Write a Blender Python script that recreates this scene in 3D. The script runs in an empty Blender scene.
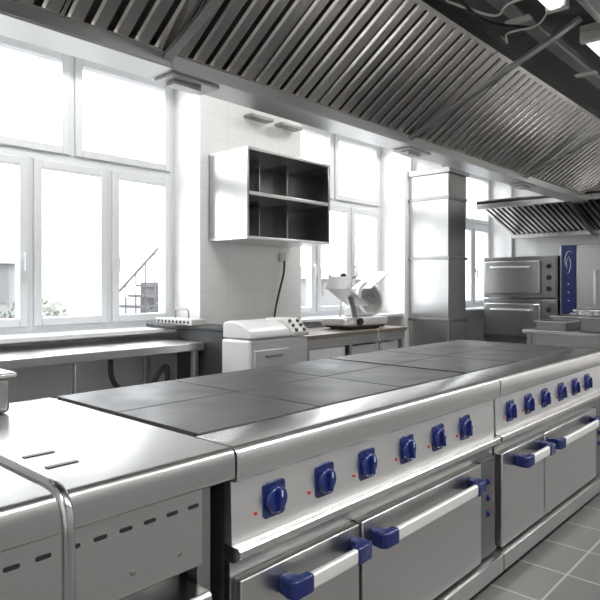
import bpy, bmesh, math, random
from mathutils import Vector, Matrix
random.seed(4)
S = bpy.context.scene
C = S.collection
PI = math.pi

# ------------------------------------------------------------------ materials
def newmat(name):
    m = bpy.data.materials.new(name); m.use_nodes = True
    nt = m.node_tree
    return m, nt, nt.nodes['Principled BSDF']

def mat(name, col, metal=0.0, rough=0.5, var=0.0, scale=(4, 4, 4), bump=0.0, colvar=0.0, emis=None, coat=0.0):
    m, nt, b = newmat(name)
    b.inputs['Base Color'].default_value = (*col, 1)
    b.inputs['Metallic'].default_value = metal
    b.inputs['Roughness'].default_value = rough
    if coat: b.inputs['Coat Weight'].default_value = coat
    tc = nt.nodes.new('ShaderNodeTexCoord'); mp = nt.nodes.new('ShaderNodeMapping')
    mp.inputs['Scale'].default_value = scale
    nz = nt.nodes.new('ShaderNodeTexNoise'); nz.inputs['Scale'].default_value = 3.0
    nz.inputs['Detail'].default_value = 5
    nt.links.new(tc.outputs['Object'], mp.inputs['Vector']); nt.links.new(mp.outputs['Vector'], nz.inputs['Vector'])
    if var:
        mr = nt.nodes.new('ShaderNodeMapRange')
        mr.inputs['From Min'].default_value = .25; mr.inputs['From Max'].default_value = .75
        mr.inputs['To Min'].default_value = max(.03, rough - var); mr.inputs['To Max'].default_value = rough + var
        nt.links.new(nz.outputs['Fac'], mr.inputs['Value']); nt.links.new(mr.outputs['Result'], b.inputs['Roughness'])
    if colvar:
        mx = nt.nodes.new('ShaderNodeMix'); mx.data_type = 'RGBA'
        mx.inputs['A'].default_value = (*[c * (1 - colvar) for c in col], 1)
        mx.inputs['B'].default_value = (*[min(1, c * (1 + colvar)) for c in col], 1)
        nt.links.new(nz.outputs['Fac'], mx.inputs['Factor']); nt.links.new(mx.outputs['Result'], b.inputs['Base Color'])
    if bump:
        bp = nt.nodes.new('ShaderNodeBump'); bp.inputs['Strength'].default_value = bump; bp.inputs['Distance'].default_value = .002
        nt.links.new(nz.outputs['Fac'], bp.inputs['Height']); nt.links.new(bp.outputs['Normal'], b.inputs['Normal'])
    if emis:
        b.inputs['Emission Color'].default_value = (*emis[0], 1); b.inputs['Emission Strength'].default_value = emis[1]
    return m

def tilemat(name, c1, c2, grout, tw, th, mode, rough=.25, mortar=.004):
    m, nt, b = newmat(name)
    tc = nt.nodes.new('ShaderNodeTexCoord'); sp = nt.nodes.new('ShaderNodeSeparateXYZ')
    cb = nt.nodes.new('ShaderNodeCombineXYZ')
    nt.links.new(tc.outputs['Object'], sp.inputs['Vector'])
    if mode == 'wall':
        ad = nt.nodes.new('ShaderNodeMath'); ad.operation = 'ADD'
        nt.links.new(sp.outputs['X'], ad.inputs[0]); nt.links.new(sp.outputs['Y'], ad.inputs[1])
        nt.links.new(ad.outputs[0], cb.inputs['X']); nt.links.new(sp.outputs['Z'], cb.inputs['Y'])
    else:
        nt.links.new(sp.outputs['X'], cb.inputs['X']); nt.links.new(sp.outputs['Y'], cb.inputs['Y'])
    br = nt.nodes.new('ShaderNodeTexBrick'); br.offset = 0; br.squash = 1
    br.inputs['Scale'].default_value = 1; br.inputs['Brick Width'].default_value = tw; br.inputs['Row Height'].default_value = th
    br.inputs['Mortar Size'].default_value = mortar; br.inputs['Mortar Smooth'].default_value = .2
    br.inputs['Color1'].default_value = (*c1, 1); br.inputs['Color2'].default_value = (*c2, 1); br.inputs['Mortar'].default_value = (*grout, 1)
    nt.links.new(cb.outputs['Vector'], br.inputs['Vector'])
    nt.links.new(br.outputs['Color'], b.inputs['Base Color'])
    b.inputs['Roughness'].default_value = rough
    bp = nt.nodes.new('ShaderNodeBump'); bp.inputs['Strength'].default_value = .25; bp.inputs['Distance'].default_value = .002; bp.invert = True
    nt.links.new(br.outputs['Fac'], bp.inputs['Height']); nt.links.new(bp.outputs['Normal'], b.inputs['Normal'])
    return m

M = {}
M['steel'] = mat('brushed_steel', (.62, .618, .613), 1, .26, 0, (.5, 40, 40), 0, .04)
M['steel_top'] = mat('counter_steel', (.47, .468, .464), 1, .29, 0, (.8, 8, 8), 0, .05)
M['steel_rail'] = mat('polished_tube_steel', (.46, .46, .46), 1, .18)
M['steel_v'] = mat('smooth_cased_steel', (.51, .506, .50), 1, .27)
M['steel_front'] = mat('satin_steel_front', (.50, .498, .494), 1, .30, 0, (.5, 40, 40), 0, .05)
M['steel_bright'] = mat('bright_panel_steel', (.75, .749, .747), .97, .34, 0, (.5, 40, 40), 0, .03)
M['steel_dark'] = mat('dark_steel', (.32, .318, .315), 1, .32)
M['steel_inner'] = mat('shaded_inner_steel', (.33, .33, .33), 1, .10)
M['hood'] = mat('hood_steel', (.66, .642, .622), 1, .22)
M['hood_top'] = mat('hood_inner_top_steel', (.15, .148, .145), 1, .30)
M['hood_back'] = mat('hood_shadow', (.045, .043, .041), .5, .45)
M['plate'] = mat('cast_iron_plate', (.080, .081, .084), .3, .44, .09, (2, 2, 2), .05, .3)
M['body'] = mat('dark_grey_enamel', (.075, .078, .082), .3, .42)
M['black'] = mat('black_plastic', (.012, .012, .013), 0, .42)
M['blue'] = mat('blue_plastic', (.007, .014, .088), 0, .26, .04)
M['blue_grip'] = mat('blue_plastic_grip', (.007, .016, .108), 0, .22)
M['red'] = mat('red_lens', (.40, .02, .015), 0, .25)
M['white'] = mat('white_enamel', (.80, .80, .798), 0, .32, .05)
M['pvc'] = mat('white_window_plastic', (.75, .77, .79), 0, .35)
M['ivory'] = mat('ivory_plastic', (.68, .67, .64), 0, .4)
M['alu'] = mat('cast_aluminium', (.84, .84, .838), .7, .36)
M['brown'] = mat('worn_worktop', (.25, .205, .165), .1, .4, .1, (6, 6, 6), 0, .2)
M['rubber'] = mat('grey_rubber', (.05, .05, .05), 0, .7)
M['ceil'] = mat('white_paint', (.82, .82, .82), 0, .8, 0, (2, 2, 2), .05)
M['wall'] = tilemat('white_wall_tile', (.855, .853, .845), (.85, .848, .84), (.76, .757, .747), .30, .20, 'wall', .10, .0026)
M['wall_grey'] = tilemat('grey_wall_tile', (.42, .42, .42), (.40, .40, .40), (.32, .32, .32), .30, .20, 'wall', .3, .003)  # unseen aisle wall; grey chosen to darken reflections in the steel
M['floor'] = tilemat('grey_floor_tile', (.118, .117, .114), (.138, .137, .133), (.31, .305, .30), .30, .30, 'floor', .36, .005)
M['lamp'] = mat('fill_lamp_diffuser', (.9, .9, .9), 0, .5, emis=((1, .99, .98), 3.0))  # glow of the added ceiling fill lamps
M['lampoff'] = mat('pale_lamp_diffuser', (.85, .86, .86), 0, .35, emis=((1, .99, .98), 1.0))
M['ground'] = mat('pale_yard', (.26, .26, .25), 0, .9, 0, (1, 1, 1), 0, .2)
M['facade'] = mat('pale_plaster', (.21, .21, .21), 0, .9, 0, (1, 1, 1), 0, .06)
M['roofing'] = mat('grey_roof', (.14, .14, .145), 0, .8)
M['leaf'] = mat('shrub_leaf', (.15, .17, .14), 0, .8, 0, (6, 6, 6), 0, .3)
M['rail_out'] = mat('grey_painted_iron', (.08, .08, .085), .3, .6)
M['panelblue'] = mat('blue_panel', (.008, .020, .125), 0, .3)
M['mark'] = mat('white_print', (.68, .71, .78), 0, .5)
M['ovenglass'] = mat('dark_oven_glass', (.03, .033, .036), 0, .1, coat=.5)
m = bpy.data.materials.new('window_glass'); m.use_nodes = True
nt = m.node_tree; nt.nodes.clear()
o_ = nt.nodes.new('ShaderNodeOutputMaterial'); mx = nt.nodes.new('ShaderNodeMixShader')
tr = nt.nodes.new('ShaderNodeBsdfTransparent'); gl = nt.nodes.new('ShaderNodeBsdfGlossy'); gl.inputs['Roughness'].default_value = .03
mx.inputs[0].default_value = .06
nt.links.new(tr.outputs[0], mx.inputs[1]); nt.links.new(gl.outputs[0], mx.inputs[2]); nt.links.new(mx.outputs[0], o_.inputs[0])
M['glass'] = m

# ------------------------------------------------------------------ mesh helpers
def B(): return bmesh.new()

def obox(bm, c, ax, ay, az, sx, sy, sz):
    c = Vector(c); ax = Vector(ax).normalized() * sx / 2; ay = Vector(ay).normalized() * sy / 2; az = Vector(az).normalized() * sz / 2
    v = [bm.verts.new(c + i * ax + j * ay + k * az) for i in (-1, 1) for j in (-1, 1) for k in (-1, 1)]
    for f in ((0, 1, 3, 2), (4, 6, 7, 5), (0, 4, 5, 1), (2, 3, 7, 6), (0, 2, 6, 4), (1, 5, 7, 3)):
        bm.faces.new([v[i] for i in f])
    return bm

def box(bm, x0, x1, y0, y1, z0, z1):
    obox(bm, ((x0 + x1) / 2, (y0 + y1) / 2, (z0 + z1) / 2), (1, 0, 0), (0, 1, 0), (0, 0, 1), abs(x1 - x0), abs(y1 - y0), abs(z1 - z0))
    return bm

def prism(bm, pts, axis, t0, t1):
    def mk(p, t):
        if axis == 'x': return (t, p[0], p[1])
        if axis == 'y': return (p[0], t, p[1])
        return (p[0], p[1], t)
    a = [bm.verts.new(mk(p, t0)) for p in pts]; b = [bm.verts.new(mk(p, t1)) for p in pts]
    n = len(pts)
    bm.faces.new(a); bm.faces.new(b[::-1])
    for i in range(n): bm.faces.new((a[i], b[i], b[(i + 1) % n], a[(i + 1) % n]))
    return bm

def rr(cx, cy, w, h, r, n=5):
    out = []
    for (sx, sy, a0) in ((1, 1, 0), (-1, 1, 90), (-1, -1, 180), (1, -1, 270)):
        for i in range(n + 1):
            a = math.radians(a0 + 90 * i / n)
            out.append((cx + sx * (w / 2 - r) + r * math.cos(a), cy + sy * (h / 2 - r) + r * math.sin(a)))
    return out

def tube(bm, pts, r, seg=10, closed=False):
    pts = [Vector(p) for p in pts]; n = len(pts); rings = []
    up = None
    for i, p in enumerate(pts):
        if closed: d = pts[(i + 1) % n] - pts[i - 1]
        elif i == 0: d = pts[1] - p
        elif i == n - 1: d = p - pts[i - 1]
        else: d = (pts[i + 1] - p).normalized() + (p - pts[i - 1]).normalized()
        d.normalize()
        if up is None:
            up = Vector((0, 0, 1)) if abs(d.z) < .9 else Vector((1, 0, 0))
        s = d.cross(up)
        if s.length < 1e-4: s = d.cross(Vector((0, 1, 0)))
        s.normalize(); up = s.cross(d).normalized()
        rings.append([bm.verts.new(p + r * (math.cos(2 * PI * k / seg) * s + math.sin(2 * PI * k / seg) * up)) for k in range(seg)])
    m_ = n if closed else n - 1
    for i in range(m_):
        a, b = rings[i], rings[(i + 1) % n]
        for k in range(seg): bm.faces.new((a[k], a[(k + 1) % seg], b[(k + 1) % seg], b[k]))
    if not closed:
        bm.faces.new(rings[0][::-1]); bm.faces.new(rings[-1])
    return bm

def cyl(bm, p0, p1, r, seg=20): return tube(bm, [p0, p1], r, seg)

def lathe(bm, prof, c, axis='z', seg=28):
    rings = []
    for (r, h) in prof:
        ring = []
        for k in range(seg):
            a = 2 * PI * k / seg; u, v = r * math.cos(a), r * math.sin(a)
            if axis == 'z': p = (c[0] + u, c[1] + v, c[2] + h)
            elif axis == 'y': p = (c[0] + u, c[1] + h, c[2] + v)
            else: p = (c[0] + h, c[1] + u, c[2] + v)
            ring.append(bm.verts.new(p))
        rings.append(ring)
    for a, b in zip(rings, rings[1:]):
        for k in range(seg): bm.faces.new((a[k], a[(k + 1) % seg], b[(k + 1) % seg], b[k]))
    bm.faces.new(rings[0][::-1]); bm.faces.new(rings[-1])
    return bm

def bend(pts, r, n=6):
    """polyline with its corners rounded"""
    P = [Vector(p) for p in pts]; out = [P[0]]
    for i in range(1, len(P) - 1):
        a = (P[i - 1] - P[i]); b = (P[i + 1] - P[i]); q = min(r, a.length * .49, b.length * .49)
        s = P[i] + a.normalized() * q; e = P[i] + b.normalized() * q
        for k in range(n + 1):
            t = k / n; out.append((1 - t) ** 2 * s + 2 * t * (1 - t) * P[i] + t * t * e)
    out.append(P[-1]); return out

def rootloc(o):
    v = Vector((0, 0, 0))
    while o: v += o.location; o = o.parent
    return v

def obj(name, bm, m, parent=None, bevel=0.0, seg=2, sharp=35):
    bmesh.ops.recalc_face_normals(bm, faces=bm.faces)
    if parent: bmesh.ops.translate(bm, vec=-rootloc(parent), verts=bm.verts)
    me = bpy.data.meshes.new(name); bm.to_mesh(me); bm.free()
    for p in me.polygons: p.use_smooth = True
    me.set_sharp_from_angle(angle=math.radians(sharp))
    me.materials.append(M[m])
    o = bpy.data.objects.new(name, me); C.objects.link(o)
    if parent: o.parent = parent
    if bevel:
        b = o.modifiers.new('bevel', 'BEVEL'); b.width = bevel; b.segments = seg; b.limit_method = 'ANGLE'; b.angle_limit = math.radians(35)
    return o

def thing(name, label, cat, loc=(0, 0, 0), group=None, kind=None):
    o = bpy.data.objects.new(name, None); C.objects.link(o); o.location = loc; o.empty_display_size = .1
    o['label'] = label; o['category'] = cat
    if group: o['group'] = group
    if kind: o['kind'] = kind
    return o

def tag(o, label, cat, group=None, kind=None):
    o['label'] = label; o['category'] = cat
    if group: o['group'] = group
    if kind: o['kind'] = kind
    return o

def dup(root, delta, label):
    r = root.copy(); C.objects.link(r); r.location = root.location + Vector(delta); r['label'] = label
    for ch in list(root.children):
        c = ch.copy(); C.objects.link(c); c.parent = r
        for g in list(ch.children):
            d = g.copy(); C.objects.link(d); d.parent = c
    return r

# ------------------------------------------------------------------ room
YW, YG, XF, H = 3.70, 4.06, 8.80, 3.5
WIN = [(1.18, 2.92), (4.08, 5.82), (6.98, 8.72)]
def structure(name, bm, m, label, cat):
    return tag(obj(name, bm, m), label, cat, kind='structure')
bm = B(); box(bm, -3, XF, -2.6, 4.2, -.1, 0)
structure('floor', bm, 'floor', 'grey square floor tiles with pale grout', 'floor')
bm = B(); box(bm, -3, XF, -2.6, 4.2, H, H + .1)
structure('ceiling', bm, 'ceil', 'white painted ceiling above the hood', 'ceiling')
bm = B()
edges = [-3] + [v for w in WIN for v in w] + [XF]
for i in range(0, len(edges), 2): box(bm, edges[i], edges[i + 1], YW, 4.25, 0, H)
for a, b in WIN:
    box(bm, a, b, 4.02, 4.25, 0, .90)
    box(bm, a, b, YW, 4.25, 2.90, H)
structure('wall_left', bm, 'wall', 'white tiled window wall with deep window recesses', 'wall')
bm = B(); box(bm, XF, XF + .15, -2.6, 4.25, 0, H)
structure('wall_far', bm, 'wall', 'white tiled end wall behind the ovens', 'wall')
bm = B(); box(bm, -3.15, -3, -2.6, 4.25, 0, H)
structure('wall_near', bm, 'wall', 'white tiled wall behind the left counter', 'wall')
bm = B(); box(bm, -3.15, XF + .15, -2.75, -2.6, 0, H)
structure('wall_right', bm, 'wall_grey', 'wall across the aisle, tiled grey for darker steel reflections', 'wall')

wl = ['white window above the bench with two upper and three lower panes', 'white window behind the meat slicer', 'white window glimpsed beyond the steel duct']
for n, (a, b) in enumerate(WIN):
    t = thing('window_%d' % (n + 1), wl[n], 'window', ((a + b) / 2, YG, .93), kind='structure')
    w = b - a; z0, zt, z1 = .93, 2.125, 2.90; y0, y1 = YG - .03, YG + .05
    bm = B(); fr = .045
    box(bm, a, a + fr, y0, y1, z0, z1); box(bm, b - fr, b, y0, y1, z0, z1)
    box(bm, a + fr, b - fr, y0, y1, z0, z0 + fr); box(bm, a + fr, b - fr, y0, y1, z1 - fr, z1)
    box(bm, a + fr, b - fr, y0, y1, zt - .03, zt + .03)
    box(bm, a + w / 3 - .02, a + w / 3 + .02, y0, y1, z0 + fr, zt - .03); box(bm, a + 2 * w / 3 - .02, a + 2 * w / 3 + .02, y0, y1, z0 + fr, zt - .03)
    box(bm, a + w / 2 - .02, a + w / 2 + .02, y0, y1, zt + .03, z1 - fr)
    obj('frame', bm, 'pvc', t, .005)
    bm = B(); box(bm, a + .005, b - .005, 3.72, YG - .03, .90, .93)
    obj('window_sill', bm, 'pvc', t, .006)
    cells = [(a + k * w / 3 + (fr if k == 0 else .02), a + (k + 1) * w / 3 - (fr if k == 2 else .02), z0 + fr, zt - .03) for k in range(3)] + \
            [(a + k * w / 2 + (fr if k == 0 else .02), a + (k + 1) * w / 2 - (fr if k == 1 else .02), zt + .03, z1 - fr) for k in range(2)]
    for q, (xa, xb, za, zb) in enumerate(cells):
        s = .055; bm = B()
        box(bm, xa, xa + s, y0 - .02, y1 - .02, za, zb); box(bm, xb - s, xb, y0 - .02, y1 - .02, za, zb)
        box(bm, xa + s, xb - s, y0 - .02, y1 - .02, za, za + s); box(bm, xa + s, xb - s, y0 - .02, y1 - .02, zb - s, zb)
        sa = obj('sash', bm, 'pvc', t, .006)
        bm = B(); box(bm, xa + s - .005, xb - s + .005, YG + .004, YG + .010, za + s - .005, zb - s + .005)
        obj('pane', bm, 'glass', sa)
        if q in (0, 2):
            bm = B(); xh = xb - s / 2 if q == 0 else xa + s / 2; zc = 1.45
            box(bm, xh - .014, xh + .014, y0 - .03, y0 - .018, zc - .035, zc + .035)
            box(bm, xh - .01, xh + .01, y0 - .055, y0 - .03, zc - .012, zc + .012)
            box(bm, xh - .01, xh + .01, y0 - .062, y0 - .048, zc - .11, zc + .012)
            obj('handle', bm, 'pvc', sa, .003)

# ------------------------------------------------------------------ outside
bm = B(); box(bm, -30, 60, 4.3, 70, -.45, -.35)
structure('ground', bm, 'ground', 'pale yard outside the windows', 'ground')
def shed(x0, x1, y0, y1, zt, label):
    t = thing('building', label, 'building', ((x0 + x1) / 2, y0, -.35))
    bm = B(); box(bm, x0, x1, y0, y1, -.35, zt); obj('wall', bm, 'facade', t)
    bm = B(); prism(bm, [(y0 - .3, zt), (y1 + .3, zt), ((y0 + y1) / 2, zt + .9)], 'x', x0 - .3, x1 + .3); obj('roof', bm, 'roofing', t)
    for k in range(3):
        xx = x0 + (x1 - x0) * (k + .5) / 3
        bm = B(); box(bm, xx - .5, xx + .5, y0 - .04, y0 + .02, .6, 1.9 if zt > 1.9 else zt - .1); obj('window', bm, 'roofing', t)
shed(4, 9.2, 22, 28, 2.0, 'pale low building outside, beyond the window over the bench')
shed(22, 34, 24, 30, 1.6, 'pale low building outside, beyond the window behind the slicer')
t = thing('stair_railing', 'dark iron stair railing outside the window over the bench', 'railing', (5.2, 8, -.35))
for k in range(7):
    x = 4.75 + k * .17; zb = .55 + k * .17
    bm = B(); cyl(bm, (x, 8, zb - .3), (x, 8, zb + .55), .012, 8); obj('baluster', bm, 'rail_out', t)
bm = B(); tube(bm, [(4.7, 8, 1.05), (5.82, 8, 2.15)], .025, 8); obj('handrail', bm, 'rail_out', t)
bm = B(); obox(bm, (5.25, 8.0, .65), (1, 0, 1), (0, 1, 0), (-1, 0, 1), 1.75, .04, .16); obj('stringer', bm, 'rail_out', t)
for k in range(7):
    x = 4.75 + k * .17; bm = B(); box(bm, x - .1, x + .12, 8.0, 8.9, .2 + k * .17, .24 + k * .17); obj('step', bm, 'rail_out', t)
for xa, zt in ((4.55, .3), (5.75, 1.3)):
    bm = B(); box(bm, xa, xa + .08, 8.0, 8.9, -.35, zt); obj('support', bm, 'rail_out', t)
def shrub(x, y, r, label):
    t = thing('shrub', label, 'shrub', (x, y, -.35), 'shrubs outside the windows')
    bm = B()
    for k in range(420):
        d = Vector((random.gauss(0, 1), random.gauss(0, 1), random.gauss(0, 1))).normalized() * r * random.uniform(.6, 1)
        c = Vector((x, y, .35)) + Vector((d.x, d.y, d.z * .9))
        a = Vector((random.gauss(0, 1), random.gauss(0, 1), random.gauss(0, 1))).normalized(); e = a.orthogonal()
        s = .09
        bm.faces.new([bm.verts.new(c + a * s), bm.verts.new(c + e * s * .5), bm.verts.new(c - a * s), bm.verts.new(c - e * s * .5)])
    obj('foliage', bm, 'leaf', t)
    bm = B(); cyl(bm, (x, y, -.35), (x, y, .4), .05, 8); obj('stem', bm, 'rail_out', t)
shrub(4.9, 11, .8, 'grey green shrub outside, left of the iron stair railing')
shrub(3.1, 11, .75, 'grey green shrub outside, seen in the left lower window pane')

# ------------------------------------------------------------------ electric ranges
X0, X1, YF, YB = .97, 2.445, 1.09, 2.05
rg = thing('electric_range', 'steel electric range with blue knobs beside the near counter, nearer of two', 'range', (X0, YF, 0), 'electric ranges in the cooking line')
bm = B(); box(bm, X0 + .01, X1 - .01, 1.14, YB - .01, .10, .835); obj('body', bm, 'body', rg, .004)
bm = B(); box(bm, X0, X1, 1.235, YB, .822, .853); obj('cooktop', bm, 'steel', rg, .004)
bm = B()
prism(bm, [(1.245, .86), (1.112, .86), (1.098, .856), (1.089, .848), (1.085, .836), (1.085, .785), (1.088, .777), (1.096, .772), (1.14, .772), (1.14, .83), (1.245, .83)], 'x', X0, X1)
obj('front_rail', bm, 'steel', rg, .002)
for i in range(3):
    for j in range(2):
        pw, pd = .479, .3885
        xa = X0 + .012 + i * (pw + .0075); ya = 1.252 + j * (pd + .007)
        bm = B(); box(bm, xa, xa + pw, ya, ya + pd, .840, .8635)
        obj('hotplate', bm, 'plate', rg, .002)
bm = B(); prism(bm, [(1.114, .772), (1.110, .612), (1.14, .612), (1.14, .772)], 'x', X0 + .004, X1 - .004)
obj('control_panel', bm, 'steel_bright', rg, .001)
bm = B(); prism(bm, [(1.14, .614), (1.085, .612), (1.08, .606), (1.08, .590), (1.086, .585), (1.108, .572), (1.14, .570)], 'x', X0 + .004, X1 - .004)
obj('drip_ledge', bm, 'steel', rg, .001)
bm = B(); box(bm, X0 + .004, X1 - .004, 1.118, 1.14, .11, .572); obj('front_frame', bm, 'steel_dark', rg, .001)
bm = B(); prism(bm, [(1.118, .125), (1.07, .118), (1.07, .05), (1.16, .05), (1.16, .125)], 'x', X0, X1); obj('plinth', bm, 'steel_front', rg, .002)
for (fx, fy) in ((X0 + .08, 1.17), (X1 - .08, 1.17), (X0 + .08, 1.97), (X1 - .08, 1.97)):
    bm = B(); lathe(bm, [(.028, 0), (.03, .006), (.03, .014), (.016, .02), (.016, .11)], (fx, fy, 0)); obj('foot', bm, 'rubber', rg)
def knob(cx, yk, cz, s, parent, ang):
    bm = B(); prism(bm, rr(cx, cz, .086 * s, .098 * s, .014 * s), 'y', yk - .002 * s, yk + .012)
    k = obj('knob', bm, 'blue', parent, .002)
    bm = B(); lathe(bm, [(.038 * s, 0), (.038 * s, -.010 * s), (.036 * s, -.015 * s), (.032 * s, -.018 * s)], (cx, yk - .001 * s, cz), 'y', 40)
    ca, sa = math.cos(ang), math.sin(ang)
    pr = rr(0, 0, .017 * s, .066 * s, .0082 * s)
    q0 = [bm.verts.new((cx + u * ca - v * sa, yk - .014 * s, cz + u * sa + v * ca)) for u, v in pr]
    q1 = [bm.verts.new((cx + .8 * (u * ca - v * sa), yk - .031 * s, cz + .92 * (u * sa + v * ca))) for u, v in pr]
    for i in range(len(pr)): bm.faces.new((q0[i], q0[(i + 1) % len(pr)], q1[(i + 1) % len(pr)], q1[i]))
    bm.faces.new(q1); bm.faces.new(q0[::-1])
    obj('grip', bm, 'blue_grip', k, .002)
    bm = B(); obox(bm, (cx - sa * .020 * s, yk - .0315 * s, cz + ca * .020 * s), (ca, 0, sa), (0, 1, 0), (-sa, 0, ca), .003 * s, .002, .016 * s)
    obj('pointer_mark', bm, 'mark', k)
for i, dx in enumerate((.15, .355, .56, .79, 1.0, 1.21)):
    knob(X0 + dx, 1.110, .693, .95, rg, (0, .0, .0, .5, .5, 0)[i] * .3)
    bm = B(); lathe(bm, [(.0055, 0), (.0055, -.003), (.003, -.005)], (X0 + dx - .066, 1.112, .672), 'y', 12); obj('indicator_lamp', bm, 'red', rg)
def door(name, xa, xb, za, zb, parent, ha, hb):
    bm = B(); box(bm, xa, xb, 1.088, 1.118, za, zb)
    d = obj(name, bm, 'steel_front', parent, .004)
    hz = .478
    bm = B(); prism(bm, rr(1.037, hz, .020, .042, .008), 'x', ha + .05, hb - .05); obj('handle_bar', bm, 'alu', d)
    for s, hx in ((1, ha), (-1, hb)):
        bm = B()
        prism(bm, [(hx, 1.050), (hx + s * .004, 1.032), (hx + s * .018, 1.0225), (hx + s * .078, 1.0225), (hx + s * .078, 1.051), (hx + s * .048, 1.056), (hx + s * .042, 1.09), (hx + s * .008, 1.09)], 'z', hz - .0245, hz + .0245)
        obj('handle_bracket', bm, 'blue', d, .007, 3)
door('cabinet_door', X0 + .015, 1.462, .135, .532, rg, 1.105, 1.452)
door('oven_door', 1.478, 2.275, .135, .532, rg, 1.505, 2.20)
bm = B(); box(bm, 2.292, X1 - .018, 1.10, 1.118, .135, .532)
sp_ = obj('oven_control_strip', bm, 'body', rg, .002)
for z in (.44, .375, .31):
    bm = B(); prism(bm, rr(2.36, z, .026, .028, .006), 'y', 1.096, 1.102); lathe(bm, [(.010, 0), (.009, -.006), (.008, -.007)], (2.36, 1.096, z), 'y', 18); obj('thermostat_knob', bm, 'blue', sp_, .001)
    bm = B(); lathe(bm, [(.0045, 0), (.0045, -.003), (.003, -.004)], (2.392, 1.10, z + .01), 'y', 10); obj('indicator_lamp', bm, 'red', sp_)
dup(rg, (1.485, 0, 0), 'steel electric range with blue knobs at the far end of the line, farther of two')

# ------------------------------------------------------------------ left counter
t = thing('steel_counter', 'stainless counter with slotted fascia and low ledge beside the near range', 'counter', (0, 1.085, 0))
bm = B(); prism(bm, [(YB, .86), (1.106, .86), (1.096, .857), (1.089, .850), (1.086, .840), (1.085, .830), (1.085, .790), (1.09, .784), (1.13, .784), (1.13, .81), (YB, .81)], 'x', -.9, .964)
obj('countertop', bm, 'steel_top', t, .003)
bm = B(); box(bm, -.88, .885, 1.112, 1.14, .60, .784); fp = obj('fascia', bm, 'steel_front', t, .002)
for k in range(26):
    x = .858 - k * .058
    bm = B(); prism(bm, rr(x, .742, .030, .009, .004), 'y', 1.1105, 1.1125); obj('vent_slot', bm, 'black', fp)
for x in (.82, .70, .2):
    bm = B(); lathe(bm, [(.006, 0), (.006, -.003), (.003, -.004)], (x, 1.112, .645), 'y', 10); obj('screw', bm, 'steel_dark', fp)
bm = B(); box(bm, -.88, .885, 1.20, 1.21, .12, .60); obj('back_panel', bm, 'steel_front', t, .002)
bm = B(); prism(bm, [(1.20, .548), (1.085, .548), (1.077, .541), (1.075, .53), (1.075, .505), (1.09, .50), (1.20, .50)], 'x', -.88, .885); obj('shelf', bm, 'steel', t, .002)
bm = B(); box(bm, -.88, .875, 1.21, YB - .02, .12, .80); obj('body', bm, 'steel_dark', t, .003)
for (fx, fy) in ((.912, 1.16), (.912, 2.0), (-.86, 1.16), (-.86, 2.0)):
    bm = B(); box(bm, fx - .02, fx + .02, fy - .02, fy + .02, 0, .81); obj('leg', bm, 'steel_dark', t, .002)
for y in (1.375, 1.262):
    bm = B(); box(bm, .585, .655, y - .007, y + .007, .8595, .8625); obj('slot', bm, 'black', t)
t = thing('grab_rail', 'bent stainless tube rail standing before the left counter', 'rail', (.42, .84, 0))
bm = B(); tube(bm, bend([(.42, 1.45, .861), (.42, 1.45, .95), (.42, .835, .95), (.42, .835, .005)], .06, 8), .0095, 14); obj('tube', bm, 'steel_rail', t)
bm = B(); lathe(bm, [(.035, 0), (.035, .006), (.013, .010)], (.42, .835, 0)); obj('flange', bm, 'steel', t)
bm = B(); lathe(bm, [(.03, 0), (.03, .004), (.012, .007)], (.42, 1.45, .86)); obj('flange', bm, 'steel', t)
t = thing('gastronorm_pan', 'deep steel pan at the back of the left counter', 'pan', (.45, 1.96, .8605))
bm = B(); box(bm, .16, .765, 1.885, 2.035, .861, .97); obj('pan_body', bm, 'steel_dark', t, .015, 3)
bm = B(); box(bm, .145, .78, 1.87, 2.045, .968, .985); obj('lid', bm, 'steel_front', t, .006)
bm = B(); tube(bm, bend([(.40, 1.96, .985), (.40, 1.96, 1.02), (.52, 1.96, 1.02), (.52, 1.96, .985)], .015), .005, 8); obj('handle', bm, 'steel', t)

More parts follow.
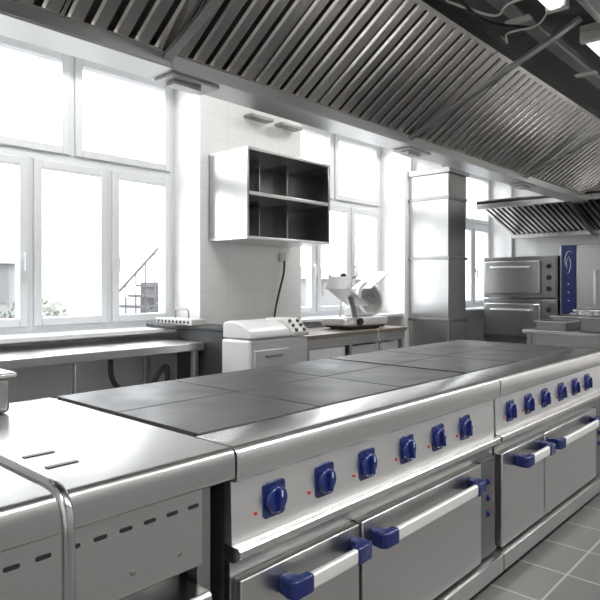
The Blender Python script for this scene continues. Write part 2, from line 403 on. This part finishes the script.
# ------------------------------------------------------------------ main hood
LX = 2.045; HX = -.4
hd = thing('exhaust_hood', 'stainless canopy hood section with baffle filters above the left counter', 'hood', (HX, 1.45, 2.26), 'canopy hood sections over the cooking line')
HE = HX + LX - .003
P0 = Vector((0, 2.30, 2.300)); P1 = Vector((0, 1.66, 2.745))
def channel(yi, yo, parent, name):
    s = 1 if yo > yi else -1
    bm = B()
    box(bm, HX, HE, min(yi, yo), max(yi, yo), 2.238, 2.246)
    box(bm, HX, HE, yo - s * .008 if s > 0 else yo, yo if s > 0 else yo + .008, 2.246, 2.36)
    box(bm, HX, HE, yi if s > 0 else yi - .008, yi + .008 if s > 0 else yi, 2.246, 2.305)
    return obj(name, bm, 'steel_bright', parent, .002)
channel(2.285, 2.48, hd, 'far_gutter'); channel(.675, .48, hd, 'near_gutter')
def bank(P0, P1):
    sd = (P1 - P0).normalized(); SL = (P1 - P0).length
    nd = Vector((0, sd.z, -sd.y)) * 1.0
    if nd.z > 0: nd = -nd
    mid = (P0 + P1) / 2
    NB = 5
    for f in range(4):
        fw = (LX - .008) / 4; xa = HX + .002 + f * fw; xc = xa + fw / 2
        bm = B(); obox(bm, Vector((xc, 0, 0)) + mid - nd * .040, (1, 0, 0), sd, nd, fw - .004, SL, .006)
        for q in range(NB):
            x = xa + fw * (q + .5) / NB; c = Vector((x, 0, 0)) + mid
            pr = [(-.039, -.036), (-.036, -.007), (-.027, .004), (.027, .004), (.036, -.007), (.039, -.036)]
            a = [bm.verts.new(c + Vector((u, 0, 0)) + nd * v - sd * (SL / 2 - .02)) for u, v in pr]
            b = [bm.verts.new(c + Vector((u, 0, 0)) + nd * v + sd * (SL / 2 - .02)) for u, v in pr]
            for i in range(5): bm.faces.new((a[i], a[i + 1], b[i + 1], b[i]))
            bm.faces.new(a); bm.faces.new(b[::-1])
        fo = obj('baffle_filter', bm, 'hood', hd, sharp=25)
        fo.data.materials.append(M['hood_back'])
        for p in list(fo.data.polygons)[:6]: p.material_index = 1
        bm = B()
        for sgn in (-1, 1):
            obox(bm, Vector((xc, 0, 0)) + mid + sd * sgn * (SL / 2 - .01) - nd * .008, (1, 0, 0), sd, nd, fw - .004, .03, .03)
            obox(bm, Vector((xc + sgn * (fw / 2 - .004), 0, 0)) + mid - nd * .018, (1, 0, 0), sd, nd, .006, SL, .012)
        obj('filter_frame', bm, 'hood', fo)
bank(P0, P1)
bank(Vector((0, .66, 2.300)), Vector((0, 1.05, 2.745)))
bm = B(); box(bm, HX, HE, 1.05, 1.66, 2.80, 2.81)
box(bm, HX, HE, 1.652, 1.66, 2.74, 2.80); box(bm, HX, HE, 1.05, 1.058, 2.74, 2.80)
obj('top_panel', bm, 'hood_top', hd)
bm = B(); prism(bm, [(2.48, 2.362), (2.472, 2.362), (1.9, 2.98), (.98, 2.98), (.488, 2.362), (.48, 2.362), (.97, 2.99), (1.91, 2.99)], 'x', HX, HE); obj('outer_shell', bm, 'hood', hd)
xe = HE - .026
bm = B(); q0, q1 = Vector((xe, 2.29, 2.278)), Vector((xe, 1.14, 2.79)); dd = (q1 - q0)
obox(bm, (q0 + q1) / 2, (1, 0, 0), dd, dd.cross(Vector((1, 0, 0))), .045, dd.length, .026)
obj('diagonal_brace', bm, 'steel_front', hd, .003)
bm = B(); box(bm, HX + .02, HX + .30, 2.31, 2.46, 2.221, 2.237); box(bm, HX + .06, HX + .22, 2.35, 2.42, 2.200, 2.221)
obj('joint_bracket', bm, 'steel_front', hd, .003)
for xx in (HX + .5, HX + 1.5):
    for yy in (1.85, 1.05):
        bm = B(); cyl(bm, (xx, yy, 2.98), (xx, yy, H), .008, 8); obj('hanger_rod', bm, 'steel_dark', hd)
hl = ['stainless canopy hood section with baffle filters above the near range', 'stainless canopy hood section with baffle filters above the far range',
      'stainless canopy hood section at the far end, nearest the ovens']
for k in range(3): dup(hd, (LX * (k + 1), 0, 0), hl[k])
for a, b, lab in ((1.75, 3.25, 'white strip lamp inside the hood above the near range'), (3.79, 5.29, 'white strip lamp inside the hood above the far range'), (5.85, 7.35, 'white strip lamp inside the far end of the hood')):
    t = thing('strip_lamp', lab, 'lamp', ((a + b) / 2, 1.13, 2.80), 'strip lamps inside the hood')
    bm = B(); box(bm, a, b, 1.07, 1.19, 2.745, 2.799); obj('housing', bm, 'ivory', t, .006)
    bm = B(); prism(bm, [(1.08, 2.745), (1.09, 2.70), (1.105, 2.688), (1.155, 2.688), (1.17, 2.70), (1.18, 2.745)], 'x', a + .03, b - .03); obj('diffuser', bm, 'lampoff', t)
    for xa, xb in ((a - .02, a + .03), (b - .03, b + .02)):
        bm = B(); box(bm, xa, xb, 1.075, 1.185, 2.69, 2.75); obj('end_cap', bm, 'ivory', t, .006)
def cable(pts, r, m, label):
    bm = B(); tube(bm, bend(pts, .15), r, 8); tag(obj('lamp_cable', bm, m), label, 'cable')
cable([(3.22, 1.22, 2.79), (3.0, 1.3, 2.70), (3.25, 1.45, 2.74), (2.9, 1.58, 2.76), (2.9, 1.6, 2.80)], .007, 'ivory', 'pale loose cable looping under the hood top near the strip lamp')
cable([(3.55, 1.30, 2.799), (3.5, 1.35, 2.74), (3.2, 1.52, 2.72), (2.75, 1.50, 2.76), (2.5, 1.45, 2.799)], .009, 'black', 'black cable sagging under the hood top beside the pale cable')
cable([(3.40, 1.22, 2.79), (3.45, 1.30, 2.72), (3.35, 1.46, 2.70), (3.6, 1.55, 2.73), (3.62, 1.6, 2.80)], .006, 'ivory', 'pale short cable hanging under the hood top beside the diagonal brace')
t = thing('cable_tray', 'dull steel cable tray under the hood top beside the strip lamps', 'cable tray', (4.0, 1.40, 2.80))
bm = B(); box(bm, 2.6, 7.6, 1.36, 1.44, 2.775, 2.799); obj('channel', bm, 'steel_front', t, .003)
for xx in (3.4, 4.6, 5.8, 7.0):
    bm = B(); box(bm, xx - .03, xx + .03, 1.33, 1.47, 2.762, 2.775); obj('clip', bm, 'ivory', t, .002)

# ------------------------------------------------------------------ window bench
t = thing('steel_bench', 'long stainless work bench under the window', 'bench', (1.7, 3.65, 0))
bm = B(); prism(bm, [(.75, 3.33), (2.67, 3.33), (2.67, 4.01), (1.19, 4.01), (1.19, 3.69), (.75, 3.69)], 'z', .795, .85); obj('worktop', bm, 'steel_bright', t, .006)
for (x, y) in ((.82, 3.38), (1.75, 3.38), (2.62, 3.38), (1.25, 3.95), (2.62, 3.97)):
    bm = B(); box(bm, x - .02, x + .02, y - .02, y + .02, 0, .795); obj('leg', bm, 'steel_bright', t, .003)
bm = B(); prism(bm, [(.80, 3.36), (2.60, 3.36), (2.60, 3.97), (1.22, 3.97), (1.22, 3.68), (.80, 3.68)], 'z', .22, .25); obj('undershelf', bm, 'steel_bright', t, .003)
bm = B(); tube(bm, bend([(2.1, 3.6, .795), (2.1, 3.6, .60), (2.3, 3.55, .45), (2.42, 3.5, .66), (2.46, 3.48, .70), (2.48, 3.48, .256)], .12), .018, 10)
obj('drain_hose', bm, 'body', t)['label'] = 'dark bent hose'
t = thing('slim_bin', 'dark grey slim floor unit between the window bench and the pier', 'bin', (2.81, 3.5, 0))
bm = B(); box(bm, 2.685, 2.895, 3.16, 3.68, .02, .933); obj('body', bm, 'body', t, .008)
bm = B(); prism(bm, [(2.675, 3.15), (2.90, 3.15), (2.90, 3.95), (2.60, 3.95), (2.60, 3.60), (2.675, 3.55)], 'z', .933, .958); obj('lid', bm, 'body', t, .005)
bm = B(); box(bm, 2.74, 2.88, 3.20, 3.66, 0, .02); obj('base', bm, 'rubber', t)
t = thing('knife_holder', 'pale perforated holder with wire handle on the dark slim unit', 'holder', (2.72, 3.7, .958))
bm = B(); box(bm, 2.655, 2.79, 3.46, 3.90, .959, 1.003); obj('tray', bm, 'ivory', t, .006)
for k in range(9):
    bm = B(); lathe(bm, [(.011, 0), (.011, -.002)], (2.6545, 3.50 + k * .045, .981), 'x', 12); obj('hole', bm, 'black', t)
bm = B(); tube(bm, bend([(2.72, 3.58, 1.0), (2.72, 3.58, 1.075), (2.72, 3.74, 1.075), (2.72, 3.74, 1.0)], .04), .006, 8); obj('handle', bm, 'steel_dark', t)

# ------------------------------------------------------------------ white machine
t = thing('white_machine', 'white enamel kitchen machine with knob panel between bin and slicer table', 'machine', (2.94, 3.0, 0))
xm = .03; zm = .025
bm = B(); box(bm, 2.62 + xm, 3.19 + xm, 2.85, 3.13, .06, .865 + zm); obj('body', bm, 'white', t, .018, 3)
lp = [(2.845, .87 + zm), (3.13, .87 + zm), (3.13, .955 + zm), (3.11, .975 + zm), (3.07, .985 + zm), (2.99, .98 + zm), (2.92, .955 + zm), (2.87, .925 + zm), (2.848, .89 + zm)]
bm = B(); prism(bm, lp, 'x', 2.63 + xm, 3.01 + xm); obj('lid', bm, 'white', t, .012, 3, 60)
bm = B(); prism(bm, [(2.838, .87 + zm), (3.12, .87 + zm), (3.12, .99 + zm), (2.94, .99 + zm), (2.838, .895 + zm)], 'x', 3.025 + xm, 3.19 + xm); cp = obj('control_box', bm, 'ivory', t, .010, 3)
n_ = Vector((0, -.095, .102)).normalized()
for i in range(2):
    for j in range(3):
        c = Vector((3.065 + xm + i * .08, 2.852 + j * .032, .909 + zm + j * .030)); bm = B(); cyl(bm, c, c + n_ * .014, .012, 12); obj('knob', bm, 'black', cp)
bm = B(); box(bm, 2.66 + xm, 2.98 + xm, 2.84, 2.852, .66, .82); dr = obj('drawer', bm, 'white', t, .004)
bm = B(); tube(bm, bend([(2.76 + xm, 2.84, .78), (2.76 + xm, 2.82, .78), (2.90 + xm, 2.82, .78), (2.90 + xm, 2.84, .78)], .01), .006, 8); obj('handle', bm, 'steel_dark', dr)
for x in (2.66, 3.15):
    for y in (2.89, 3.09):
        bm = B(); cyl(bm, (x + xm, y, 0), (x + xm, y, .065), .02, 12); obj('foot', bm, 'rubber', t)

# ------------------------------------------------------------------ wall cabinet, cable
t = thing('wall_cabinet', 'open stainless wall cabinet with two rows of three compartments', 'cabinet', (3.5, 3.69, 1.58))
xa, xb, ya, yb, za, zb = 3.0, 3.95, 3.25, 3.695, 1.59, 2.268
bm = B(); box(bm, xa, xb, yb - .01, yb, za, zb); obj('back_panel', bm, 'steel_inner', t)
bm = B(); box(bm, xa, xb, ya, yb - .01, zb - .022, zb); obj('top_panel', bm, 'steel_bright', t, .003)
bm = B(); box(bm, xa, xb, ya, yb - .01, za, za + .022); obj('bottom_panel', bm, 'steel_bright', t, .003)
for a, b in ((xa, xa + .02), (xb - .02, xb)):
    bm = B(); box(bm, a, b, ya, yb - .01, za + .022, zb - .022); obj('side_panel', bm, 'steel_v', t, .003)
bm = B(); box(bm, xa + .02, xb - .02, ya + .002, yb - .01, 1.915, 1.943); obj('shelf', bm, 'steel_bright', t, .003)
for k in (1, 2):
    x = xa + (xb - xa) * k / 3
    for z0, z1 in ((za + .022, 1.915), (1.943, zb - .022)):
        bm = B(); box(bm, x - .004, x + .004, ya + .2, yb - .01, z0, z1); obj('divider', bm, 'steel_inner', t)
t = thing('wall_socket', 'small pale socket on the pier under the wall cabinet', 'socket', (3.82, 3.70, 1.47))
bm = B(); box(bm, 3.785, 3.855, 3.672, 3.699, 1.45, 1.53); obj('cover', bm, 'ivory', t, .006)
bm = B(); tube(bm, bend([(3.82, 3.66, 1.46), (3.81, 3.655, 1.36), (3.74, 3.66, 1.15), (3.71, 3.675, 1.0), (3.70, 3.682, .60)], .1), .009, 8)
tag(obj('power_cable', bm, 'black'), 'black cable hanging down the tiled pier below the wall cabinet', 'cable')
for x in (3.50, 3.86):
    bm = B(); box(bm, x - .13, x + .13, 3.60, 3.695, 2.63, 2.655)
    tag(obj('wall_bracket', bm, 'steel_dark', None, .003), 'flat steel bracket on the pier above the wall cabinet', 'bracket', 'flat brackets above the wall cabinet')

# ------------------------------------------------------------------ slicer table + slicer
t = thing('slicer_table', 'steel work table with worn brown top under the meat slicer', 'table', (4.25, 3.4, 0))
bm = B(); box(bm, 3.50, 4.95, 3.12, 3.665, .820, .852); obj('tabletop', bm, 'brown', t, .004)
for a in ((3.52, 4.93, 3.135, 3.155), (3.52, 4.93, 3.64, 3.66), (4.91, 4.93, 3.155, 3.64)):
    bm = B(); box(bm, *a, .74, .820); obj('apron', bm, 'steel_dark', t, .002)
for x in (3.54, 4.10, 4.90):
    for y in (3.16, 3.635):
        bm = B(); box(bm, x - .02, x + .02, y - .02, y + .02, 0, .74); obj('leg', bm, 'steel_dark', t, .002)
bm = B(); box(bm, 3.53, 4.92, 3.15, 3.65, .28, .31); obj('undershelf', bm, 'steel', t, .002)
bm = B(); box(bm, 4.14, 4.86, 3.19, 3.62, .315, .72); obj('cupboard', bm, 'white', t, .006)
bm = B(); box(bm, 3.57, 4.06, 3.17, 3.62, .315, .735); obj('drawer_unit', bm, 'steel_bright', t, .006)
t = thing('wire_whisk', 'looped wire whisk hanging on the front of the slicer table', 'whisk', (4.42, 3.11, .82))
bm = B()
for k in range(3):
    a = k * PI / 3; pts = []
    for i in range(20):
        q = 2 * PI * i / 20; r = .05 * math.sin(q)
        pts.append((4.42 + r * math.cos(a), 3.075 + r * math.sin(a) * .5, .70 + .07 * math.cos(q)))
    tube(bm, pts, .004, 6, True)
obj('wires', bm, 'steel', t)
bm = B(); tube(bm, [(4.42, 3.075, .77), (4.42, 3.08, .84), (4.42, 3.095, .857), (4.42, 3.14, .857)], .004, 8); obj('handle', bm, 'steel', t)

t = thing('meat_slicer', 'cast aluminium meat slicer with round blade and tilted tray on the brown table', 'slicer', (4.46, 3.38, .853))
z = .853
bm = B(); prism(bm, rr(4.47, 3.38, .56, .34, .06), 'z', z + .03, z + .10); obj('base', bm, 'alu', t, .018, 3)
bm = B(); prism(bm, rr(4.47, 3.38, .50, .30, .05), 'z', z + .012, z + .032); obj('base_tray', bm, 'black', t)
for x in (4.29, 4.65):
    for y in (3.28, 3.48):
        bm = B(); cyl(bm, (x, y, z), (x, y, z + .032), .02, 12); obj('foot', bm, 'rubber', t)
bm = B(); prism(bm, [(4.46, z + .098), (4.74, z + .098), (4.74, z + .20), (4.68, z + .28), (4.56, z + .28), (4.47, z + .18)], 'y', 3.40, 3.52); obj('motor_housing', bm, 'white', t, .02, 3)
bl = B(); lathe(bl, [(.02, -.02), (.125, -.018), (.138, -.004), (.138, .004), (.12, .012), (.06, .03), (.02, .032)], (0, 0, 0), 'y', 40)
rot = Matrix.Translation((4.61, 3.335, z + .255)) @ Matrix.Rotation(math.radians(-16), 4, 'X')
bmesh.ops.transform(bl, matrix=rot, verts=bl.verts); obj('blade', bl, 'steel', t)
bm = B(); lathe(bm, [(.140, -.014), (.153, -.014), (.153, .018), (.140, .018)], (0, 0, 0), 'y', 40); bmesh.ops.transform(bm, matrix=rot, verts=bm.verts); obj('blade_guard', bm, 'alu', t)
bm = B(); lathe(bm, [(.03, -.04), (.04, -.036), (.045, -.02)], (0, 0, 0), 'y', 24); bmesh.ops.transform(bm, matrix=rot, verts=bm.verts); obj('blade_hub', bm, 'steel_dark', t)
bm = B(); obox(bm, (4.29, 3.30, z + .28), (.85, 0, -.5), (0, 1, 0), (.5, 0, .85), .30, .26, .012); obox(bm, (4.18, 3.30, z + .395), (.5, 0, .85), (0, 1, 0), (.85, 0, -.5), .12, .26, .012); obox(bm, (4.32, 3.43, z + .33), (.85, 0, -.5), (0, 0, 1), (0, 1, 0), .28, .13, .012); obj('carriage_tray', bm, 'white', t, .003)
bm = B(); tube(bm, bend([(4.34, 3.26, z + .09), (4.32, 3.26, z + .18), (4.28, 3.26, z + .28)], .04), .022, 10); obj('carriage_arm', bm, 'steel_dark', t)
bm = B(); obox(bm, (4.67, 3.37, z + .42), (.86, 0, .5), (0, 1, 0), (-.5, 0, .86), .30, .22, .012); obj('gauge_plate', bm, 'alu', t, .003)
bm = B(); tube(bm, bend([(4.38, 3.48, z + .09), (4.40, 3.46, z + .42), (4.50, 3.40, z + .45)], .04), .011, 10); obj('pusher_arm', bm, 'steel', t)
bm = B(); lathe(bm, [(.010, 0), (.024, .01), (.028, .028), (.018, .046)], (4.40, 3.455, z + .435), 'z', 16); obj('pusher_knob', bm, 'black', t)
bm = B(); lathe(bm, [(.032, 0), (.032, -.02), (.026, -.026)], (4.34, 3.21, z + .068), 'y', 20); obj('thickness_dial', bm, 'black', t)
t.rotation_euler.z = math.radians(-6); t.scale = (1.05, 1.05, 1.05)

# ------------------------------------------------------------------ duct column
t = thing('steel_duct', 'tall square stainless duct column standing against the pier', 'duct', (6.1, 3.45, 0))
for k, (z0, z1) in enumerate(((0, .86), (.87, 1.54), (1.55, 2.20), (2.21, 2.47))):
    bm = B(); box(bm, 5.90, 6.30, 3.20, 3.695, z0, z1); obj('casing', bm, 'steel_v', t, .004)
for z0 in (.86, 1.54, 2.20):
    bm = B(); box(bm, 5.885, 6.315, 3.185, 3.697, z0 - .012, z0 + .022); obj('seam_band', bm, 'steel_dark', t, .003)
bm = B(); box(bm, 5.87, 6.33, 3.17, 3.697, 2.47, 2.53); obj('cap', bm, 'steel_v', t, .004)
bm = B(); box(bm, 5.95, 6.25, 3.30, 3.69, 2.53, H); obj('upper_duct', bm, 'steel_v', t)

# ------------------------------------------------------------------ far wall: hood, ovens
t = thing('wall_hood', 'dark stainless wall hood with baffle filters above the ovens', 'hood', (8.1, 2.4, 1.95))
ya, yb = .2, 3.60
Q0 = Vector((7.46, 0, 2.27)); Q1 = Vector((8.52, 0, 1.96)); qd = (Q1 - Q0).normalized(); qn = Vector((qd.z, 0, -qd.x))
if qn.z > 0: qn = -qn
bm = B(); box(bm, 7.38, 7.46, ya, yb, 2.235, 2.30); obj('front_gutter', bm, 'steel', t, .003)
bm = B(); box(bm, 8.50, 8.60, ya, yb, 1.92, 1.985); obj('back_gutter', bm, 'steel', t, .003)
ep = [(7.38, 2.30), (7.46, 2.30), (8.52, 1.985), (8.795, 1.985), (8.795, 2.34), (7.38, 2.34)]
for y0 in (ya, yb - .006):
    bm = B(); prism(bm, ep, 'y', y0, y0 + .006); obj('end_panel', bm, 'steel', t)
bm = B(); box(bm, 7.38, 8.795, ya, yb, 2.33, 2.345); obj('top_panel', bm, 'hood', t)
n = 6
for f in range(n):
    fw = (yb - ya) / n; y0 = ya + f * fw; md = (Q0 + Q1) / 2; ln = (Q1 - Q0).length
    bm = B(); obox(bm, md + Vector((0, y0 + fw / 2, 0)) - qn * .03, qd, (0, 1, 0), qn, ln, fw - .01, .006)
    for q in range(8):
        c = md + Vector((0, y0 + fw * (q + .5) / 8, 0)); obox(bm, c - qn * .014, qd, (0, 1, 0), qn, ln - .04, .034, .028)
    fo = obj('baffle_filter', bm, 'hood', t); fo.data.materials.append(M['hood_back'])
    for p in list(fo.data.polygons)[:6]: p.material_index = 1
for y in (1.33, 2.47):
    bm = B(); prism(bm, [(7.46, 2.26), (8.50, 1.95), (8.50, 1.90), (8.42, 1.90)], 'y', y - .02, y + .02); obj('divider_plate', bm, 'steel_dark', t, .003)

t = thing('oven_stand', 'steel stand under the two stacked ovens', 'stand', (8.08, 3.1, 0))
bm = B(); box(bm, 7.62, 8.55, 2.68, 3.60, .50, .539); obj('top_frame', bm, 'steel_dark', t)
for x in (7.66, 8.5):
    for y in (2.72, 3.56):
        bm = B(); box(bm, x - .025, x + .025, y - .025, y + .025, 0, .50); obj('leg', bm, 'steel_dark', t)
bm = B(); box(bm, 7.64, 8.53, 2.70, 3.58, .18, .21); obj('undershelf', bm, 'steel_dark', t)
def deck(zb, label):
    t = thing('deck_oven', label, 'oven', (8.08, 3.1, zb), 'stacked deck ovens')
    bm = B(); box(bm, 7.62, 8.55, 2.65, 3.61, zb, zb + .53); obj('body', bm, 'steel_dark', t, .006)
    bm = B(); box(bm, 7.585, 7.62, 2.85, 3.585, zb + .055, zb + .475); d = obj('door', bm, 'steel_front', t, .012)
    bm = B(); tube(bm, bend([(7.585, 3.47, zb + .39), (7.52, 3.47, zb + .39), (7.52, 2.96, zb + .39), (7.585, 2.96, zb + .39)], .03), .016, 10); obj('handle', bm, 'alu', d)
    bm = B(); box(bm, 7.60, 7.62, 2.665, 2.83, zb + .04, zb + .49); c = obj('control_panel', bm, 'steel_dark', t, .003)
    for k in range(3):
        bm = B(); lathe(bm, [(.03, 0), (.03, -.02), (.02, -.03)], (7.60, 2.745, zb + .12 + k * .14), 'x', 16); obj('knob', bm, 'black', c)
deck(.54, 'lower steel deck oven of the stack against the end wall')
deck(1.085, 'upper steel deck oven of the stack against the end wall')

t = thing('combi_oven', 'tall pale steel combi oven with blue control strip beside deck ovens', 'oven', (8.1, 2.1, 0))
bm = B(); box(bm, 7.65, 8.55, 1.60, 2.635, .70, 1.74); obj('body', bm, 'steel_front', t, .01)
bm = B(); box(bm, 7.66, 8.54, 1.62, 2.62, .10, .70); obj('stand', bm, 'steel_dark', t, .004)
for x in (7.72, 8.48):
    for y in (1.67, 2.57):
        bm = B(); cyl(bm, (x, y, 0), (x, y, .105), .025, 12); obj('foot', bm, 'rubber', t)
bm = B(); box(bm, 7.62, 7.65, 2.435, 2.605, .88, 1.73); c = obj('control_strip', bm, 'panelblue', t, .003)
def swoosh(cy, cz, pts, w):
    bm = B(); a = [Vector((7.618, cy + p[0], cz + p[1])) for p in pts]; n = len(a); L = []
    for i in range(n):
        d = (a[min(i + 1, n - 1)] - a[max(i - 1, 0)]).normalized(); q = Vector((0, -d.z, d.y)) * w * math.sin(PI * (i + .3) / n)
        L.append((bm.verts.new(a[i] + q), bm.verts.new(a[i] - q)))
    for (p, q), (r, s) in zip(L, L[1:]): bm.faces.new((p, q, s, r))
    return bm
arc = lambda r1, r2, a0, a1: [(r1 * math.cos(a0 + (a1 - a0) * k / 18), r2 * math.sin(a0 + (a1 - a0) * k / 18)) for k in range(19)]
obj('emblem', swoosh(2.51, 1.55, arc(.050, .11, -1.3, 2.3), .0045), 'mark', c)
obj('emblem', swoosh(2.54, 1.50, arc(.045, .11, 1.7, 4.9), .004), 'mark', c)
obj('emblem', swoosh(2.52, 1.52, arc(.022, .06, -1.2, 1.8), .003), 'mark', c)
for k in range(3):
    bm = B(); lathe(bm, [(.008, 0), (.008, -.003)], (7.62, 2.52, 1.26 - k * .10), 'x', 12); obj('button', bm, 'mark', c)
bm = B(); box(bm, 7.60, 7.65, 1.62, 2.42, .74, 1.70); d = obj('door', bm, 'steel_front', t, .006)
bm = B(); box(bm, 7.595, 7.602, 1.68, 2.10, .86, 1.58); obj('glass', bm, 'ovenglass', d)
bm = B(); tube(bm, bend([(7.60, 2.20, 1.02), (7.55, 2.20, 1.02), (7.55, 2.20, 1.42), (7.60, 2.20, 1.42)], .02), .012, 10); obj('handle', bm, 'alu', d)

# ------------------------------------------------------------------ far table with pans
t = thing('far_table', 'stainless table beyond the far range', 'table', (6.2, 1.7, 0))
bm = B(); box(bm, 5.55, 6.95, 1.15, 2.25, .80, .835); obj('tabletop', bm, 'steel', t, .004)
for x in (5.6, 6.9):
    for y in (1.2, 2.2):
        bm = B(); box(bm, x - .02, x + .02, y - .02, y + .02, 0, .80); obj('leg', bm, 'steel_front', t)
bm = B(); box(bm, 5.58, 6.92, 1.18, 2.22, .25, .28); obj('undershelf', bm, 'steel', t)
bm = B(); box(bm, 5.60, 6.90, 1.2, 2.2, .70, .80); obj('apron', bm, 'steel_front', t)
ZT = .836
def gpan(x, y, h, label):
    t = thing('gastronorm_pan', label, 'pan', (x, y, ZT), 'open steel pans on the far table')
    bm = B(); w, d = .36, .28
    for a in ((x - w / 2, x - w / 2 + .006, y - d / 2, y + d / 2), (x + w / 2 - .006, x + w / 2, y - d / 2, y + d / 2), (x - w / 2, x + w / 2, y - d / 2, y - d / 2 + .006), (x - w / 2, x + w / 2, y + d / 2 - .006, y + d / 2)):
        box(bm, *a, ZT + .001, ZT + h)
    box(bm, x - w / 2, x + w / 2, y - d / 2, y + d / 2, ZT, ZT + .006); obj('pan_body', bm, 'steel_dark', t)
    bm = B()
    box(bm, x - w / 2 - .02, x + w / 2 + .02, y - d / 2 - .02, y - d / 2, ZT + h - .008, ZT + h); box(bm, x - w / 2 - .02, x + w / 2 + .02, y + d / 2, y + d / 2 + .02, ZT + h - .008, ZT + h)
    box(bm, x - w / 2 - .02, x - w / 2, y - d / 2, y + d / 2, ZT + h - .008, ZT + h); box(bm, x + w / 2, x + w / 2 + .02, y - d / 2, y + d / 2, ZT + h - .008, ZT + h)
    obj('rim', bm, 'steel_bright', t)
gpan(5.85, 2.03, .08, 'shallow open steel pan on the far table, at its left corner')
gpan(5.80, 1.62, .13, 'deeper open steel pan on the far table before the pots')
gpan(6.28, 2.03, .11, 'open steel pan on the far table, behind the shallow pan')
def pot(x, y, r, h, label):
    t = thing('stock_pot', label, 'pot', (x, y, ZT), 'lidded pots on the far table')
    bm = B(); lathe(bm, [(r - .01, 0), (r, .01), (r, h), (r + .005, h + .005)], (x, y, ZT)); obj('pot_body', bm, 'steel', t)
    bm = B(); lathe(bm, [(r + .008, h + .006), (r + .005, h + .014), (r * .6, h + .03), (.02, h + .036)], (x, y, ZT)); obj('lid', bm, 'steel_front', t)
    zt = ZT + h + .033
    bm = B(); tube(bm, bend([(x - .04, y, zt), (x - .04, y, zt + .03), (x + .04, y, zt + .03), (x + .04, y, zt)], .012), .006, 8); obj('handle', bm, 'steel', t)
    for s in (-1, 1):
        bm = B(); tube(bm, bend([(x + .04, y - r + .004, ZT + h - .03), (x + .04, y - r - .03, ZT + h - .03), (x - .04, y - r - .03, ZT + h - .03), (x - .04, y - r + .004, ZT + h - .03)], .015), .005, 8)
        if s < 0: bmesh.ops.rotate(bm, cent=(x, y, 0), matrix=Matrix.Rotation(PI, 3, 'Z'), verts=bm.verts)
        obj('side_handle', bm, 'steel', t)
pot(6.70, 2.02, .14, .14, 'round lidded steel pot on the far table, farthest from the range')
pot(6.30, 1.62, .16, .17, 'wide lidded steel pot on the far table, beside the deeper pan')

# ------------------------------------------------------------------ unseen ceiling lamps, added as fill light for the room
for i, (x, y) in enumerate(((-1.6, 0.2), (1.2, -1.0), (4.0, -1.0), (6.8, -1.0), (1.8, 2.85), (5.2, 2.85))):
    lab = ['added unseen fill lamp on the ceiling behind the left counter', 'added unseen fill lamp on the ceiling across the aisle from the near range', 'added unseen fill lamp on the ceiling across the aisle from the far range',
           'added unseen fill lamp on the ceiling across the aisle from the far table', 'added unseen fill lamp on the ceiling between hood and bench window', 'added unseen fill lamp on the ceiling between hood and slicer window'][i]
    t = thing('fill_lamp', lab, 'lamp', (x, y, H), 'added ceiling fill lamps')
    hl_ = .62; hw = .32 if i < 4 else .16
    bm = B(); box(bm, x - hl_, x + hl_, y - hw, y + hw, H - .06, H - .001); obj('housing', bm, 'ivory', t, .004)
    bm = B(); box(bm, x - hl_ + .03, x + hl_ - .03, y - hw + .03, y + hw - .03, H - .068, H - .058); obj('diffuser', bm, 'lamp', t)
    L = bpy.data.lights.new('fill_lamp_light', 'AREA'); L.shape = 'RECTANGLE'; L.size = 2 * hl_ - .06; L.size_y = 2 * hw - .06
    L.energy = (44 if i < 4 else 36) * PI * L.size * L.size_y; L.color = (1, .988, .97)
    o = bpy.data.objects.new('fill_lamp_light', L); C.objects.link(o); o.location = (x, y, H - .075)  # area light of the added fill lamp, out of view

# ------------------------------------------------------------------ world, portals, camera
w = bpy.data.worlds.new('World'); S.world = w; w.use_nodes = True
bg = w.node_tree.nodes['Background']; bg.inputs['Color'].default_value = (.94, .97, 1.0, 1); bg.inputs['Strength'].default_value = 6.1
for a, b in WIN:
    L = bpy.data.lights.new('window_portal', 'AREA'); L.shape = 'RECTANGLE'; L.size = b - a; L.size_y = 1.97
    L.cycles.is_portal = True
    o = bpy.data.objects.new('window_portal', L); C.objects.link(o); o.location = ((a + b) / 2, 4.2, 1.915); o.rotation_euler = (-PI / 2, 0, 0)
th = math.radians(42.3)
cam = bpy.data.cameras.new('Camera'); co = bpy.data.objects.new('Camera', cam); C.objects.link(co)
co.location = (0, 0, 1.25); co.rotation_euler = (PI / 2, 0, th - PI / 2)
cam.sensor_width = 36; cam.lens = 36 * 603 / 600; cam.shift_y = -15 / 600; cam.clip_start = .05
S.camera = co
S.view_settings.view_transform = 'Standard'; S.view_settings.look = 'None'
